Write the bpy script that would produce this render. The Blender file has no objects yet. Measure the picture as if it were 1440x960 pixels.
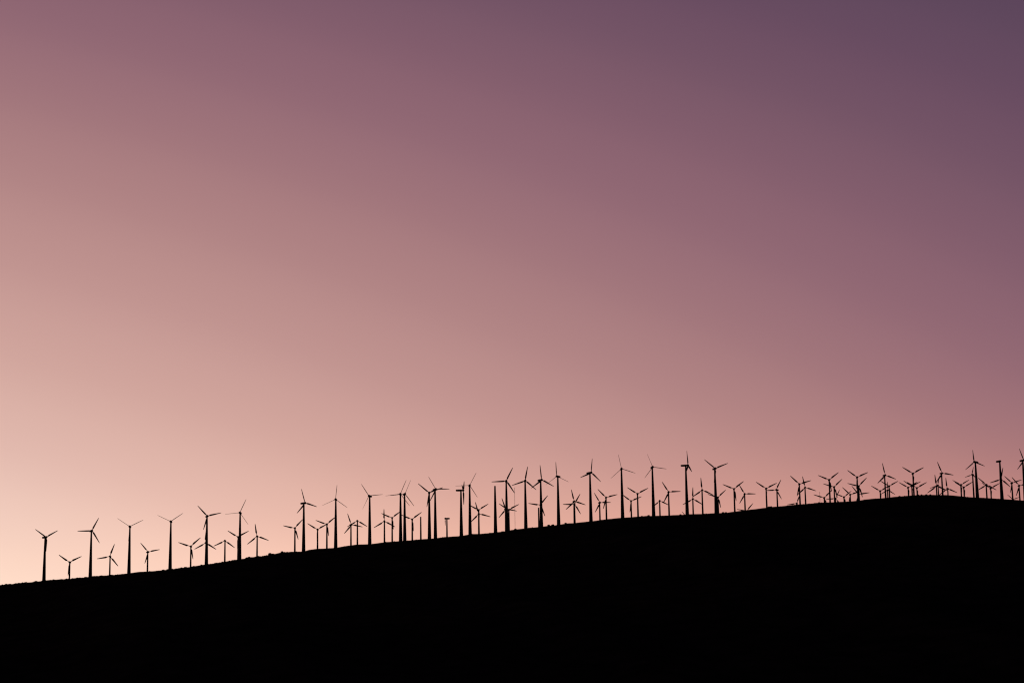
import bpy, math, random
import numpy as np
from mathutils import Vector, Matrix

rnd = random.Random(11)
scene = bpy.context.scene
col = scene.collection

# ------------------------------------------------------------------ camera
CAM_Z = 1.7
PITCH = math.atan(2800 / 14206.0)      # looking up at the ridge
ROLL = 0.0155
F = Vector((0, math.cos(PITCH), math.sin(PITCH)))
R0 = Vector((1, 0, 0)); U0 = Vector((0, -math.sin(PITCH), math.cos(PITCH)))
RT = R0 * math.cos(ROLL) - U0 * math.sin(ROLL)
UP = R0 * math.sin(ROLL) + U0 * math.cos(ROLL)
cd = bpy.data.cameras.new('camera')
cam = bpy.data.objects.new('camera', cd); col.objects.link(cam)
cd.sensor_width = 36; cd.lens = 70
cd.clip_start = 0.5; cd.clip_end = 90000
cam.matrix_world = Matrix(((RT.x, UP.x, -F.x, 0), (RT.y, UP.y, -F.y, 0), (RT.z, UP.z, -F.z, CAM_Z), (0, 0, 0, 1)))
scene.camera = cam

# ------------------------------------------------------------------ dusk sky
def lin(c):
    c = c / 255.0
    return c / 12.92 if c <= 0.04045 else ((c + 0.055) / 1.055) ** 2.4

world = bpy.data.worlds.new('World'); scene.world = world
world.use_nodes = True
nt = world.node_tree; nt.nodes.clear()
GLOW_AZ = math.radians(-33.8)            # the sun went down to the left, behind the ridge
SPREAD = 30.5
EMAX = 124.0
tc = nt.nodes.new('ShaderNodeTexCoord')
nrm = nt.nodes.new('ShaderNodeVectorMath'); nrm.operation = 'NORMALIZE'
nt.links.new(tc.outputs['Generated'], nrm.inputs[0])
sep = nt.nodes.new('ShaderNodeSeparateXYZ'); nt.links.new(nrm.outputs[0], sep.inputs[0])
def math_node(op, a, b=None):
    n = nt.nodes.new('ShaderNodeMath'); n.operation = op
    for i, v in enumerate((a, b)):
        if v is None: continue
        if isinstance(v, (int, float)): n.inputs[i].default_value = v
        else: nt.links.new(v, n.inputs[i])
    return n.outputs[0]
zpos = math_node('MAXIMUM', sep.outputs['Z'], 0.0)
elev = math_node('MULTIPLY', math_node('ARCSINE', zpos), 180 / math.pi)
dot = nt.nodes.new('ShaderNodeVectorMath'); dot.operation = 'DOT_PRODUCT'
nt.links.new(nrm.outputs[0], dot.inputs[0])
dot.inputs[1].default_value = (math.sin(GLOW_AZ), math.cos(GLOW_AZ), 0)
turn = math_node('SUBTRACT', 1.0, dot.outputs['Value'])
def bell(v, width):                    # exp(-(v / width)^2)
    q = math_node('DIVIDE', v, width)
    return math_node('POWER', math.e, math_node('MULTIPLY', math_node('MULTIPLY', q, q), -1.0))
level = math_node('ADD', math_node('ADD', elev, math_node('MULTIPLY', turn, SPREAD)), math_node('MULTIPLY', bell(elev, 15.17), 5.96))
fac = math_node('DIVIDE', level, EMAX)
# reddish afterglow lying low along the horizon, away from the spot where the sun set
band = math_node('MULTIPLY', bell(math_node('MAXIMUM', elev, 5.0), 5.18), math_node('MULTIPLY', turn, bell(turn, 0.9)))
SKY = [(6, 264, 241, 220), (8, 259, 235, 214), (10, 252, 226, 207), (12, 242, 212, 198), (14, 228, 191, 180), (16, 213, 171, 162), (18, 197, 153, 148),
       (20, 181, 137, 136), (22, 165, 122, 126), (24, 149, 108, 118), (26, 135, 97, 111), (28, 120, 87, 104), (30, 107, 78, 98), (32, 96, 72, 93),
       (35, 83, 64, 86), (39, 67, 56, 75), (44, 55, 48, 66), (52, 43, 39, 56), (64, 33, 31, 46), (80, 24, 24, 37), (100, 18, 19, 31), (124, 14, 15, 26)]
ramp = nt.nodes.new('ShaderNodeValToRGB'); cr = ramp.color_ramp
cr.interpolation = 'CARDINAL'
while len(cr.elements) < len(SKY): cr.elements.new(0.5)
for el, s in zip(cr.elements, SKY): el.position = s[0] / EMAX
for el, s in zip(cr.elements, SKY):
    el.color = (lin(s[1]), lin(s[2]), lin(s[3]), 1)
nt.links.new(fac, ramp.inputs['Fac'])
bg = nt.nodes.new('ShaderNodeBackground'); bg.inputs['Strength'].default_value = 1.0
glow = nt.nodes.new('ShaderNodeCombineXYZ')
for ax, q in zip('XYZ', (4.4, 2.2, -0.3)):
    nt.links.new(math_node('POWER', math.e, math_node('MULTIPLY', band, q)), glow.inputs[ax])
tint = nt.nodes.new('ShaderNodeVectorMath'); tint.operation = 'MULTIPLY'
nt.links.new(ramp.outputs['Color'], tint.inputs[0]); nt.links.new(glow.outputs[0], tint.inputs[1])
nt.links.new(tint.outputs[0], bg.inputs['Color'])
out = nt.nodes.new('ShaderNodeOutputWorld'); nt.links.new(bg.outputs[0], out.inputs[0])

scene.render.engine = 'CYCLES'; scene.cycles.filter_width = 1.2
vs = scene.view_settings
vs.view_transform = 'Standard'; vs.look = 'None'; vs.exposure = 0; vs.gamma = 1; vs.use_curve_mapping = False

# ------------------------------------------------------------------ materials
def material(name, c1, c2, scale, rough=0.9, bump=0.0, detail=6):
    m = bpy.data.materials.new(name); m.use_nodes = True
    t = m.node_tree; b = t.nodes['Principled BSDF']
    b.inputs['Roughness'].default_value = rough
    b.inputs['Specular IOR Level'].default_value = 0.2
    co = t.nodes.new('ShaderNodeTexCoord')
    n = t.nodes.new('ShaderNodeTexNoise'); n.inputs['Scale'].default_value = scale; n.inputs['Detail'].default_value = detail
    t.links.new(co.outputs['Object'], n.inputs['Vector'])
    r = t.nodes.new('ShaderNodeValToRGB')
    r.color_ramp.elements[0].position = 0.35; r.color_ramp.elements[1].position = 0.68
    r.color_ramp.elements[0].color = (*c1, 1); r.color_ramp.elements[1].color = (*c2, 1)
    t.links.new(n.outputs['Fac'], r.inputs['Fac']); t.links.new(r.outputs['Color'], b.inputs['Base Color'])
    if bump:
        bp = t.nodes.new('ShaderNodeBump'); bp.inputs['Strength'].default_value = bump; bp.inputs['Distance'].default_value = 0.3
        t.links.new(n.outputs['Fac'], bp.inputs['Height']); t.links.new(bp.outputs['Normal'], b.inputs['Normal'])
    return m
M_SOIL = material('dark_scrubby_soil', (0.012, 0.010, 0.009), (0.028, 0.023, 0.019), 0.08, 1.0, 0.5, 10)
M_PLAIN = material('dark_desert_floor', (0.020, 0.016, 0.012), (0.045, 0.036, 0.028), 0.02, 1.0, 0.3, 10)
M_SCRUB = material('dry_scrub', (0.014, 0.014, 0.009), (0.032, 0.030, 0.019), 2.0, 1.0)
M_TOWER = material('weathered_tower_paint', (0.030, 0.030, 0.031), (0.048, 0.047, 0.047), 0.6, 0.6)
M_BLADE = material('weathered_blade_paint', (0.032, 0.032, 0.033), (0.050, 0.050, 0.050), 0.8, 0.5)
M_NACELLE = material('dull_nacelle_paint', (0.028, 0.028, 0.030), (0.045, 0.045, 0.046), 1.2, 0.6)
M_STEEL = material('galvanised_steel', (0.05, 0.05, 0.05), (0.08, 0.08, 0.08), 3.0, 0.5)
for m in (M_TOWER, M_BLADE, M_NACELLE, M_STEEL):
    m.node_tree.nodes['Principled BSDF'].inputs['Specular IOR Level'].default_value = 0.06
for m in (M_SOIL, M_PLAIN, M_SCRUB):
    m.node_tree.nodes['Principled BSDF'].inputs['Specular IOR Level'].default_value = 0.0

def mesh_obj(name, verts, faces, mat, parent=None, smooth=False):
    me = bpy.data.meshes.new(name); me.from_pydata(verts, [], faces); me.update()
    me.materials.append(mat)
    if smooth: me.polygons.foreach_set('use_smooth', [True] * len(me.polygons))
    o = bpy.data.objects.new(name, me); col.objects.link(o)
    if parent: o.parent = parent
    return o

# ------------------------------------------------------------------ terrain
YC = 1800.0      # distance at which the rounded ridge meets the line of sight
def at(px, py, y):
    """point of the place at depth y seen at photo position px, py (surveyed from the photograph)"""
    d = F * 2800 + RT * (px - 720) + UP * (480 - py)
    return Vector((0, 0, CAM_Z)) + d * (y / d.y)

CREST = [(-5000, 1040), (-2500, 985), (-1000, 905), (-400, 856), (-120, 832), (-30, 824.5), (0, 823), (10, 822.6), (18, 822.6), (23, 820.6), (34, 819.6), (45, 819.4), (55, 818.4), (60, 817), (75, 815.6), (82, 816.2),
 (97, 814), (110, 812.8), (126, 811), (138, 810), (153, 808.8), (170, 808.2), (182, 807), (190, 806), (207, 804.5), (220, 803), (232, 802.5), (240, 801), (252, 799.5), (267, 798.5), (274, 798.2),
 (279, 796.4), (283, 797), (290, 795.5), (302, 793.5), (316, 791), (334, 787.6), (344, 786.4), (350, 783.6), (361, 783), (373, 782), (379, 778.8), (384, 779), (391, 777.3), (398, 775.4), (405, 776), (410, 775.2),
 (427, 775), (435, 772.6), (446, 771), (460, 770.6), (472, 769.7), (484, 767.6), (494, 766.2), (502, 765), (519, 764.8), (540, 762), (551, 761), (563, 760.3), (592, 757.8), (612, 756.4), (627, 754.4), (645, 753.4),
 (652, 752.4), (662, 750.4), (674, 750.2), (697, 748.2), (713, 746), (724, 744), (740, 742.2), (762, 740), (774, 738.6), (785, 737.6), (796, 735.6), (808, 734.8), (831, 732.5), (843, 731), (854, 729.4), (876, 727.4), (897, 726),
 (910, 724.8), (920, 724.9), (940, 724.2), (955, 723.6), (970, 722.6), (990, 722), (1008, 721), (1022, 720.6), (1033, 718.8), (1048, 717), (1078, 713.4), (1083, 712.4), (1092, 711.8), (1100, 711.4), (1115, 709.4), (1133, 708.2), (1152, 706.3),
 (1172, 705.6), (1195, 704.6), (1208, 703.7), (1214, 702.3), (1225, 701), (1238, 700.2), (1252, 699), (1262, 697.8), (1280, 696.4), (1290, 695.7), (1305, 695.4), (1330, 695.6), (1345, 696.6), (1356, 698), (1372, 700),
 (1390, 701), (1402, 701.4), (1412, 703), (1425, 703.3), (1440, 704.4), (1500, 708), (1640, 722), (2000, 760), (2800, 840), (4500, 960), (7000, 1040)]
cx = np.array([at(a, b, YC).x for a, b in CREST]); cz = np.array([at(a, b, YC).z for a, b in CREST])
cz = np.maximum(cz, 6.0)
gx = np.arange(-4200, 4800, 2.0)
gz = np.interp(gx, cx, cz)
kern = np.exp(-0.5 * (np.arange(-60, 61, 2.0) / 18.0) ** 2); kern /= kern.sum()
gs = np.convolve(np.pad(gz, 30, mode='edge'), kern, mode='valid') - 0.9     # broad shape of the ridge
gd = gz - gs                                                                # rocky knobs and banks along its crest
def noise1(x, seed, scale):
    r = np.random.RandomState(seed); s = 0
    for k in range(5):
        s = s + np.sin(x / scale * (1.9 ** k) * 6.283 * r.uniform(.8, 1.2) + r.uniform(0, 6.28)) / 1.6 ** k
    return s / 2.2
def height(x, y):
    x = np.asarray(x, float); y = np.asarray(y, float)
    hc = np.interp(x, gx, gs) - CAM_Z
    knob = np.interp(x, gx, gd) * np.exp(-((y - YC) / 12.0) ** 2)
    u = (y - YC) / YC
    g = 1 + u - np.where(u < 0, 1.2, 4.0) * u * u
    w = 0.03
    g = np.where(g / w > 30, g, w * np.log1p(np.exp(np.minimum(g / w, 30))))
    h = hc * g
    amp = np.minimum(7.0, 0.35 * 1.2 * hc * u * u)
    h = h + amp * (noise1(x + 0.3 * y, 3, 310) + 0.6 * noise1(y - 0.2 * x, 5, 260))
    h = h + np.maximum(knob, 0) + 0.10 * noise1(x + 0.17 * y, 8, 19) * np.clip(hc / 40, 0, 1)
    return h + CAM_Z * np.clip(hc / 40, 0, 1) - 0.9 * np.clip(1 - g * 12, 0, 1)
def hz(x, y): return float(height(x, y))

xs = np.concatenate([-np.geomspace(5200, 640, 60)[:-1], np.arange(-640, 640.1, 1.6), np.geomspace(640, 5800, 60)[1:]])
ys = np.concatenate([np.linspace(380, 1500, 40)[:-1], np.linspace(1500, 1740, 30)[:-1], np.linspace(1740, 1860, 40)[:-1], np.linspace(1860, 2200, 36)[:-1], np.linspace(2200, 3300, 26)])
X, Y = np.meshgrid(xs, ys); Z = height(X, Y)
nx, ny = len(xs), len(ys)
V = np.stack([X.ravel(), Y.ravel(), Z.ravel()], 1)
i = np.arange(nx * ny).reshape(ny, nx)
Q = np.stack([i[:-1, :-1].ravel(), i[:-1, 1:].ravel(), i[1:, 1:].ravel(), i[1:, :-1].ravel()], 1)
me = bpy.data.meshes.new('hill')
me.vertices.add(len(V)); me.vertices.foreach_set('co', V.ravel())
me.loops.add(Q.size); me.loops.foreach_set('vertex_index', Q.ravel())
me.polygons.add(len(Q)); me.polygons.foreach_set('loop_start', np.arange(0, Q.size, 4)); me.polygons.foreach_set('loop_total', np.full(len(Q), 4))
me.polygons.foreach_set('use_smooth', np.ones(len(Q), bool))
me.update(); me.validate(); me.materials.append(M_SOIL)
hill = bpy.data.objects.new('hill', me); col.objects.link(hill); hill['kind'] = 'structure'
hill['label'] = 'long dark rounded hill rising from left to right'
S = 40000
plain = mesh_obj('ground', [(-S, -S, 0), (S, -S, 0), (S, S, 0), (-S, S, 0)], [(0, 1, 2, 3)], M_PLAIN)
plain['kind'] = 'structure'

# ------------------------------------------------------------------ desert scrub along the ridge (uncountable)
sv, sf = [], []
def clump(x, y, r, h):
    z = hz(x, y) - 0.08; b = len(sv); n = 7; a0 = rnd.random() * 6.28
    for ring, (rr, zz) in enumerate(((1.0, 0.0), (1.12, 0.45), (0.62, 0.85))):
        for k in range(n):
            a = a0 + k * 6.283 / n + ring * 0.4; j = rnd.uniform(0.7, 1.25)
            sv.append((x + math.cos(a) * r * rr * j, y + math.sin(a) * r * rr * j, z + h * zz * rnd.uniform(0.8, 1.2) * (ring > 0)))
    sv.append((x + rnd.uniform(-.2, .2) * r, y, z + h * rnd.uniform(.9, 1.15)))
    for ring in range(2):
        for k in range(n):
            k2 = (k + 1) % n
            sf.append((b + ring * n + k, b + ring * n + k2, b + (ring + 1) * n + k2, b + (ring + 1) * n + k))
    for k in range(n): sf.append((b + 2 * n + k, b + 2 * n + (k + 1) % n, b + 3 * n))
    for k in range(3):                                   # a few stiff twigs
        a = rnd.random() * 6.28; t = len(sv); l = h * rnd.uniform(.9, 1.5)
        tx, ty = x + math.cos(a) * r * 0.9, y + math.sin(a) * r * 0.9
        sv.extend([(x - .04, y, z + h * .4), (x + .04, y, z + h * .4), (x, y + .06, z + h * .4), (tx, ty, z + l)])
        sf.extend([(t, t + 1, t + 3), (t + 1, t + 2, t + 3), (t + 2, t, t + 3)])
def density(x):                                          # bushier on the left shoulder, a few patches elsewhere
    d = 1.0 if x < -215 else 0.16
    return d * (0.45 + 0.55 * (noise1(x, 21, 70) > 0.0))
n = 0
while n < 3600:
    x = rnd.uniform(-560, 560)
    if rnd.random() > density(x): continue
    y = YC + rnd.gauss(-6, 22) if rnd.random() < 0.55 else rnd.uniform(YC - 420, YC + 60)
    s = rnd.lognormvariate(-0.35, 0.38)
    s *= 1.0 if x < -215 else 0.7
    clump(x, y, 0.75 * s, min(1.0, 0.55 * s)); n += 1
for k in range(150):                                      # rounded saltbush mounds on the left shoulder
    x = rnd.uniform(-480, -215); clump(x, YC + rnd.uniform(-5, 3), rnd.uniform(0.9, 2.0), rnd.uniform(0.35, 0.95))
for px, s in ((16, 1.2), (29, 1.3), (66, 1.5), (104, 1.3), (180, 1.1), (193, 1.5), (249, 1.4), (256, 1.5), (278, 2.0), (351, 1.5), (380, 2.0), (397, 1.6),
              (725, 1.5), (772, 1.7), (778, 1.9), (796, 1.6), (913, 1.6), (958, 1.3), (1018, 1.6), (1022, 1.4), (1083, 1.4), (1086, 1.2), (1294, 1.5), (1299, 1.3), (1311.5, 1.2), (1306, 1.2)):
    p = at(px, 760, YC)
    clump(p.x, YC - 1, 0.75 * s, 0.6 * s)
scrub = mesh_obj('desert_scrub', sv, sf, M_SCRUB)
scrub['kind'] = 'stuff'; scrub['category'] = 'scrub'; scrub['label'] = 'low dry desert scrub covering the crest of the hill'

# ------------------------------------------------------------------ turbine meshes
def loft(rings, close=True):
    n = len(rings[0]); v = [p for r in rings for p in r]; f = []
    for a in range(len(rings) - 1):
        for k in range(n):
            k2 = (k + 1) % n
            f.append((a * n + k, a * n + k2, (a + 1) * n + k2, (a + 1) * n + k))
    if close:
        f.append(tuple(range(n - 1, -1, -1))); f.append(tuple((len(rings) - 1) * n + k for k in range(n)))
    return v, f
def ring(r, z, n=14): return [(r * math.cos(k * 6.28319 / n), r * math.sin(k * 6.28319 / n), z) for k in range(n)]
def new_mesh(name, vf, mat, smooth=True):
    me = bpy.data.meshes.new(name); me.from_pydata(vf[0], [], vf[1]); me.update(); me.materials.append(mat)
    if smooth: me.shade_smooth() if hasattr(me, 'shade_smooth') else None
    return me
def blade_mesh(name, R, chord, root, neck):
    st = [(0.30 / R, root, root, 30), (0.06, root, root * .9, 28), (neck, root * 1.0, root * .7, 22), (neck + .10, chord, chord * .24, 16), (0.40, chord * .92, chord * .2, 10),
          (0.60, chord * .74, chord * .17, 6), (0.80, chord * .55, chord * .14, 3), (0.94, chord * .40, chord * .12, 1), (1.0, chord * .20, chord * .08, 0)]
    rings = []
    for t, c, th, tw in st:
        tw = math.radians(tw); pts = []
        for k in range(10):
            a = k * 6.28319 / 10
            x = 0.5 * c * math.cos(a) - (0.12 * c if t > neck + .02 else 0); y = 0.5 * th * math.sin(a)
            pts.append((x * math.cos(tw) - y * math.sin(tw), x * math.sin(tw) + y * math.cos(tw), t * R))
        rings.append(pts)
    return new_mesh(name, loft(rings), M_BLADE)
def nacelle_mesh(name, back, front, w, h):
    rings = []
    for y, s, dz in ((back, .62, .08), (back * .93, .9, .03), (back * .5, 1.0, 0), (-front * .3, 1.0, 0), (-front * .82, .85, 0), (-front, .6, 0)):
        pts = []
        for k in range(12):
            a = k * 6.28319 / 12; c, s_ = math.cos(a), math.sin(a)
            q = 0.62
            pts.append((math.copysign(abs(c) ** q, c) * w / 2 * s, y, math.copysign(abs(s_) ** q, s_) * h / 2 * s + dz * h))
        rings.append(pts)
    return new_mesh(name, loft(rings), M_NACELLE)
def hub_mesh(name, r, l):
    rings = []
    for t, s in ((0.45, .82), (0.2, 1.0), (-0.15, 1.0), (-0.4, .82), (-0.6, .5), (-0.7, .12)):
        rings.append([(r * s * math.cos(k * 6.28319 / 12), t * l, r * s * math.sin(k * 6.28319 / 12)) for k in range(12)])
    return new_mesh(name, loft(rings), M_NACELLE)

SPEC = {  # rotor radius, chord, root, neck, nacelle back/front/width/height, hub radius, overhang, tower top r, tower base r
 'T': dict(R=13.0, chord=1.45, root=.70, neck=.10, nac=(4.6, 1.5, 2.0, 1.85), hub=1.1, over=2.1, rt=.70, rb=1.66, hb=46),
 'S': dict(R=11.3, chord=1.55, root=.60, neck=.20, nac=(2.7, 1.0, 1.7, 1.6), hub=.95, over=1.5, rt=.62, rb=.90, hb=27)}
MESH = {}
for k, s in SPEC.items():
    nm = 'tall' if k == 'T' else 'short'
    MESH[k] = dict(blade=blade_mesh(nm + '_blade', s['R'], s['chord'], s['root'], s['neck']),
                   nacelle=nacelle_mesh(nm + '_nacelle', *s['nac']), hub=hub_mesh(nm + '_hub', s['hub'], 1.6 if k == 'T' else 1.3))

def child(name, me, parent, loc=(0, 0, 0), rot=(0, 0, 0), sc=1.0):
    o = bpy.data.objects.new(name, me); col.objects.link(o); o.parent = parent
    o.location = loc; o.rotation_euler = rot; o.scale = (sc, sc, sc); return o
def tower_mesh(h, rt, rb):
    rings = []
    for a, b in ((0, 1.12), (.35, 1.12), (.36, 1.0)):                     # base flange
        rings.append(ring(rb * b, a))
    for t in (1 / 3, 2 / 3):                                                # bolted joints between the tower sections
        r = rb + (rt - rb) * t
        rings += [ring(r, h * t - .12), ring(r * 1.05, h * t - .1), ring(r * 1.05, h * t + .1), ring(r, h * t + .12)]
    rings += [ring(rt, h)]
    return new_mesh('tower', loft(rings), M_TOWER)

# kind, hub x, hub y, angle of one blade, rotor radius (photo px), yaw to the right, row, options
TURB = [
 ('T', 65.2, 754.8, 60, 20.5, 42, 0, {}), ('S', 97.7, 790, 65, 18.7, 0, 1, {}), ('T', 129.3, 745.7, 27, 20.5, 25, 0, {}), ('S', 154.5, 781.8, 20, 18.3, 3, 1, {}),
 ('T', 182.4, 739.9, 64, 20.8, 6, 0, {'spin': 1}), ('S', 208.6, 775.6, 77, 17.2, 30, 1, {}), ('T', 240, 732.8, 56, 20.8, 4, 0, {'spin': 1}), ('S', 268.1, 767.8, 49, 18.4, 0, 1, {}),
 ('T', 291.7, 725.2, 76, 20.2, 18, 0, {}), ('S', 289.1, 762.9, 2, 18, -4, 2, {}), ('S', 316.1, 759.8, 6, 17.3, 0, 1, {'b': (126, 245)}), ('T', 337.3, 720.4, 25, 20.8, 0, 0, {'spin': 1}),
 ('S', 334.6, 754.5, 62, 17.2, 0, 2, {}), ('S', 361.4, 753.5, -9, 17.6, 0, 1, {}), ('S', 414.5, 742.1, 43, 16.8, 0, 1, {}), ('T', 429.1, 706.8, -18, 20.5, 40, 0, {}),
 ('S', 446.4, 744, 62, 16.6, 0, 2, {}), ('S', 459.5, 736.7, 51, 16.8, 0, 1, {}), ('T', 471.9, 701.7, 6, 20.5, 0, 0, {'spin': 1}), ('S', 494.2, 737.3, -20, 16.6, 22, 1, {}),
 ('S', 502.4, 731.8, 0, 16.4, 0, 3, {'b': (121, 240)}), ('T', 518.8, 696.8, 327, 20.5, -14, 0, {'spin': 1}), ('S', 540.4, 732.4, -1, 17.2, 0, 1, {}), ('S', 551.3, 727.7, 54, 16.4, 0, 3, {}),
 ('T', 563.1, 694.1, 23, 21.3, 3, 0, {'spin': 1}), ('T', 569.5, 694.1, 23, 21.3, 14, 4, {'spin': 1}), ('S', 579.5, 729.8, 54, 16.8, 0, 1, {}), ('S', 591.6, 726.2, 0, 0, 0, 2, {'bare': 1}),
 ('T', 603.6, 692.3, 70, 20.5, 4, 0, {}), ('T', 612.9, 687.4, 328, 20.5, 22, 4, {'pitch': 40}), ('S', 626.2, 728.7, 180, 10, -78, 2, {'b': (180,), 'pitch': 70}), ('T', 651.4, 689.1, 165, 20.5, 86, 0, {'pitch': 75}),
 ('T', 660.5, 682.1, 28, 20.2, 4, 4, {'spin': 1}), ('S', 673.2, 716.6, 59, 16, 0, 3, {}), ('S', 673.2, 722, -15, 17.2, 4, 1, {}), ('T', 696, 682.9, 0, 0, 0, 0, {'bare': 1}),
 ('T', 712, 675.8, 27, 21, 3, 0, {}), ('S', 715.5, 716.3, 63, 16.4, 0, 1, {}), ('S', 711.3, 715.2, -20, 16.2, 15, 3, {}), ('T', 738.6, 675.4, 11, 20.2, 3, 0, {}),
 ('T', 761.8, 674.3, -6, 21, 28, 0, {}), ('S', 759.9, 709.6, 39, 17, 0, 2, {}), ('S', 757.4, 713.4, 0, 0, 0, 1, {'bare': 1}), ('T', 783, 669.3, -3, 20.5, -25, 0, {'spin': 1}),
 ('S', 807.6, 704.5, -13, 17, 12, 1, {}), ('S', 808, 708.4, 30, 16.5, 0, 3, {}), ('T', 831.4, 664.1, 7, 20.3, 33, 0, {}), ('S', 843.8, 706.2, -31, 15.8, 14, 2, {}),
 ('S', 852.4, 699.1, 76, 16.6, 3, 1, {}), ('T', 874, 658.7, -11, 20.5, 0, 0, {'spin': 1}), ('S', 887.5, 704.1, 68, 16, 0, 2, {}), ('S', 896.6, 693.9, 63, 17, 0, 1, {}),
 ('T', 917.9, 656.3, -22, 19.8, 8, 0, {'spin': 1}), ('S', 927.7, 703.7, 0, 14.8, 0, 2, {'b': (117, 231)}), ('S', 940.4, 691.3, -32, 17, 4, 1, {}), ('T', 967.4, 654, -11, 20.8, 70, 0, {'pitch': 50}),
 ('S', 974.4, 701.1, 2, 16.5, 0, 2, {}), ('S', 987.4, 688.6, -4, 17.4, 0, 1, {}), ('T', 1006.1, 658.3, 68, 20.3, 13, 0, {}), ('S', 1009.8, 698.8, 48, 15.2, 0, 2, {}),
 ('L', 966.3, 727.2, -40, 11, 0, 5, {}), ('S', 1032.4, 687, 53, 17.3, 0, 1, {}), ('S', 1047.3, 694.1, -29, 15.5, 0, 2, {}), ('L', 1050.2, 718, 41, 14.2, 0, 5, {}),
 ('S', 1077.6, 686.5, 64, 17, 0, 1, {}), ('S', 1091.5, 688.3, 31, 15.8, -33, 2, {}), ('S', 1124.3, 680.3, 74, 17.4, 0, 1, {}), ('S', 1132.3, 685, -11, 16, 0, 3, {}),
 ('L', 1120.6, 707.2, 22, 14.2, 0, 5, {}), ('L', 1159.3, 699.4, 47, 15.6, 0, 5, {}), ('S', 1166.3, 674.2, 53, 17, 0, 1, {}), ('S', 1173.2, 684.2, 47, 16, 0, 3, {}),
 ('L', 1175.2, 700.4, 27, 13.6, 0, 6, {}), ('L', 1187.1, 698.4, 52, 13.4, 0, 5, {}), ('L', 1195.9, 695, 74, 15.2, 0, 6, {}), ('S', 1205.6, 670.6, 67, 16.8, 0, 1, {}),
 ('S', 1207.8, 683.1, 45, 16.4, 0, 3, {}), ('L', 1207.8, 694.7, 82, 15.4, 0, 5, {}), ('L', 1238.1, 690, 61, 14.8, 0, 5, {}), ('S', 1245, 667.8, -12, 17.4, 18, 1, {}),
 ('S', 1250.6, 683.1, 62, 14.6, 0, 3, {}), ('L', 1248.4, 688.8, 2, 12, 0, 6, {}), ('L', 1277.4, 685, 60, 15, 0, 5, {}), ('S', 1284.1, 665.3, 62, 17.4, 0, 1, {}),
 ('S', 1282.6, 683.1, 64, 14, 0, 3, {}), ('L', 1289.7, 685.6, 61.5, 16, 0, 6, {}), ('S', 1325, 665, -22, 17.2, 14, 1, {}), ('S', 1317.0, 683.1, -5, 16.4, -5, 3, {}),
 ('L', 1318.8, 681.9, 12, 12, -20, 6, {}), ('L', 1332.0, 686.6, -4, 15.6, -30, 5, {}), ('S', 1351.6, 681.3, 60, 13.6, 0, 2, {}), ('L', 1355.7, 684.7, 60, 14.8, 0, 5, {}),
 ('T', 1370, 649.1, -4, 17.3, -40, 0, {}), ('S', 1367, 666.9, 14, 11, -30, 2, {}), ('S', 1387.3, 681.2, -48, 15.5, 0, 1, {'b': (120, 240, 312)}), ('L', 1393.6, 686.1, 62, 14.6, 0, 5, {}),
 ('T', 1405.8, 648.2, 0, 0, 25, 0, {'norotor': 1}), ('S', 1407.8, 673.3, 13, 16.6, 0, 2, {}), ('S', 1423.3, 678.6, 74, 14.2, 0, 1, {}), ('S', 1433.5, 682.4, 81, 15.6, 0, 3, {}),
 ('L', 1424.6, 701.8, -47, 10, 0, 5, {}), ('T', 1439.8, 646.7, -20, 17.4, 15, 0, {}),
]
ROW_Y = [-6, 34, 88, 132, 20, 215, 262]

def ordinal(n):
    return '%d%s' % (n, 'th' if 10 <= n % 100 <= 20 else {1: 'st', 2: 'nd', 3: 'rd'}.get(n % 10, 'th'))
def pose(ph, blades):
    if len(blades) == 2: return 'only two drooping blades'
    if len(blades) == 1: return 'one short blade hanging down'
    a = ph % 120
    if 45 <= a < 80: return 'blades in a Y'
    if a < 12 or a >= 105: return 'one blade straight up'
    if 12 <= a < 45: return 'one blade pointing left'
    return 'one blade pointing right'
order = sorted(range(len(TURB)), key=lambda k: TURB[k][1])
talls = [k for k in order if TURB[k][0] == 'T']
tall_no = {k: n + 1 for n, k in enumerate(talls)}
slots = {}
for k in order:
    if TURB[k][0] != 'T':
        s = sum(1 for t in talls if TURB[t][1] < TURB[k][1]); slots.setdefault((TURB[k][0], s), []).append(k)

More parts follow.
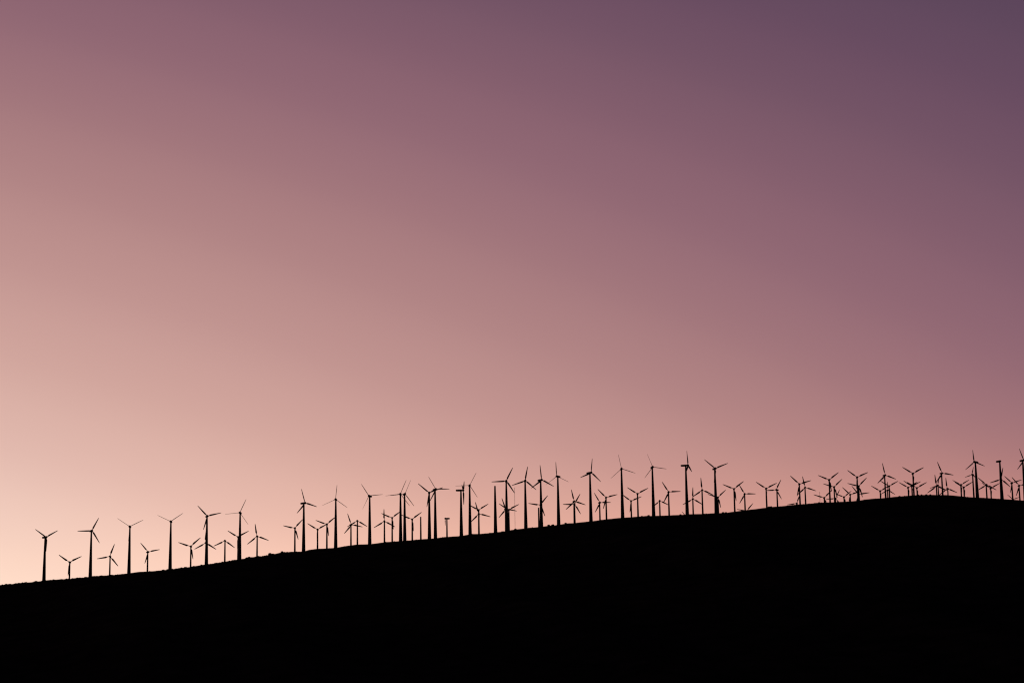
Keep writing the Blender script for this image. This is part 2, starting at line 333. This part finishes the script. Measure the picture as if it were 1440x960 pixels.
for k, (kind, hx, hy, ph, rpx, yaw, row, opt) in enumerate(TURB):
    sp = SPEC['T' if kind == 'T' else 'S']; ms = MESH['T' if kind == 'T' else 'S']
    ydep = YC + ROW_Y[row] + rnd.uniform(-4, 4)
    hub = at(hx, hy, ydep)
    scale_m = (hub - Vector((0, 0, CAM_Z))).dot(F) / 2800.0        # metres per photo pixel at that distance
    bare = 'bare' in opt
    yw = math.radians(yaw)
    over = 0 if (bare or 'norotor' in opt) else sp['over']
    bx, by = hub.x - math.sin(yw) * over, hub.y + math.cos(yw) * over
    bz = min(hz(bx + dx, by + dy) for dx, dy in ((0, 0), (1, 0), (-1, 0), (0, 1), (0, -1))) - 0.05
    root = bpy.data.objects.new('bare_tower' if bare else 'wind_turbine', None); col.objects.link(root)
    root.empty_display_size = 2
    root.location = (bx, by, bz)
    hh = hub.z - bz
    nh = sp['nac'][3]
    rb = sp['rb']
    if kind != 'T': rb = sp['rt'] + (sp['rb'] - sp['rt']) * min(1.0, hh / 27)
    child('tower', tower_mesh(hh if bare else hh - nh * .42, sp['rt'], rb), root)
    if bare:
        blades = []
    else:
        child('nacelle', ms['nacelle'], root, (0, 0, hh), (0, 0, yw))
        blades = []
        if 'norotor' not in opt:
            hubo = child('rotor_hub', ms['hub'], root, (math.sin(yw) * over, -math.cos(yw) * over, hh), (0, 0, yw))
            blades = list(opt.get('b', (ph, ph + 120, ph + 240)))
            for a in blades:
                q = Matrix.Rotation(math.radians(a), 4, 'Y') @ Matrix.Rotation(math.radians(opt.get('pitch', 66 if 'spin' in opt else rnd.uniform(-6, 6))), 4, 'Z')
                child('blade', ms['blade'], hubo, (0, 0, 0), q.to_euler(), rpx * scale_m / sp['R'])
    # words
    if kind == 'T':
        if bare: root['label'] = 'tall bare tapered tower without nacelle or rotor, left of a turbine crossed by low ones'
        elif 'norotor' in opt: root['label'] = 'tall tower topped by a nacelle with no blades, near the right edge'
        else:
            root['label'] = 'tall wind turbine with %s%s, %s tall tower from the left' % ('thin ' if 'spin' in opt else '', pose(ph, blades), ordinal(tall_no[k]))
        root['group'] = 'tall turbines along the crest'
    else:
        s = sum(1 for t in talls if TURB[t][1] < hx); grp = slots[(kind, s)]; n = grp.index(k) + 1
        what = {'S': 'short', 'L': 'low far'}[kind]
        if s == 0: where = 'left of all tall towers'
        elif s == len(talls): where = 'right of all tall towers'
        else: where = 'between %s and %s tall towers' % (ordinal(s), ordinal(s + 1))
        nth = 'only one' if len(grp) == 1 else '%s of %d' % (ordinal(n), len(grp))
        if bare: root['label'] = 'short bare pole tower without a rotor, %s %s' % (nth, where)
        else: root['label'] = '%s turbine, %s, %s %s' % (what, pose(ph, blades), nth, where)
        root['group'] = {'S': 'short turbines behind the crest', 'L': 'low turbines beyond the crest'}[kind]
    root['category'] = 'tower' if bare else 'wind turbine'

# ------------------------------------------------------------------ slim weather masts
def mast(px, top, base, label):
    p = at(px, top, YC + 3); b = at(px, base, YC + 3); bz = hz(p.x, p.y) - 0.05; h = p.z - bz
    root = bpy.data.objects.new('weather_mast', None); col.objects.link(root); root.location = (p.x, p.y, bz)
    w = 0.17
    corners = [(w * math.cos(a), w * math.sin(a)) for a in (math.radians(90), math.radians(210), math.radians(330))]
    for cxx, cyy in corners:
        child('leg', new_mesh('leg', loft([[(cxx + q[0], cyy + q[1], q[2]) for q in ring(.035, z, 6)] for z in (0, h)]), M_STEEL), root)
    v, f = [], []
    nb = int(h / 0.8)
    for s in range(nb):
        for e in range(3):
            a, c = corners[e], corners[(e + 1) % 3]
            if s % 2: a, c = c, a
            z0, z1 = s * h / nb, (s + 1) * h / nb; t = len(v)
            v += [(a[0] - .012, a[1], z0), (a[0] + .012, a[1], z0), (a[0], a[1] + .014, z0), (c[0] - .012, c[1], z1), (c[0] + .012, c[1], z1), (c[0], c[1] + .014, z1)]
            f += [(t, t + 1, t + 4, t + 3), (t + 1, t + 2, t + 5, t + 4), (t + 2, t, t + 3, t + 5)]
    child('bracing', new_mesh('bracing', (v, f), M_STEEL, False), root)
    root['label'] = label; root['category'] = 'mast'; root['group'] = 'thin masts on the crest'
mast(723.5, 685, 744.5, 'hair-thin tall mast standing between two tall turbines mid-picture')
mast(1152.5, 690.9, 706, 'hair-thin short mast on the right part of the crest')
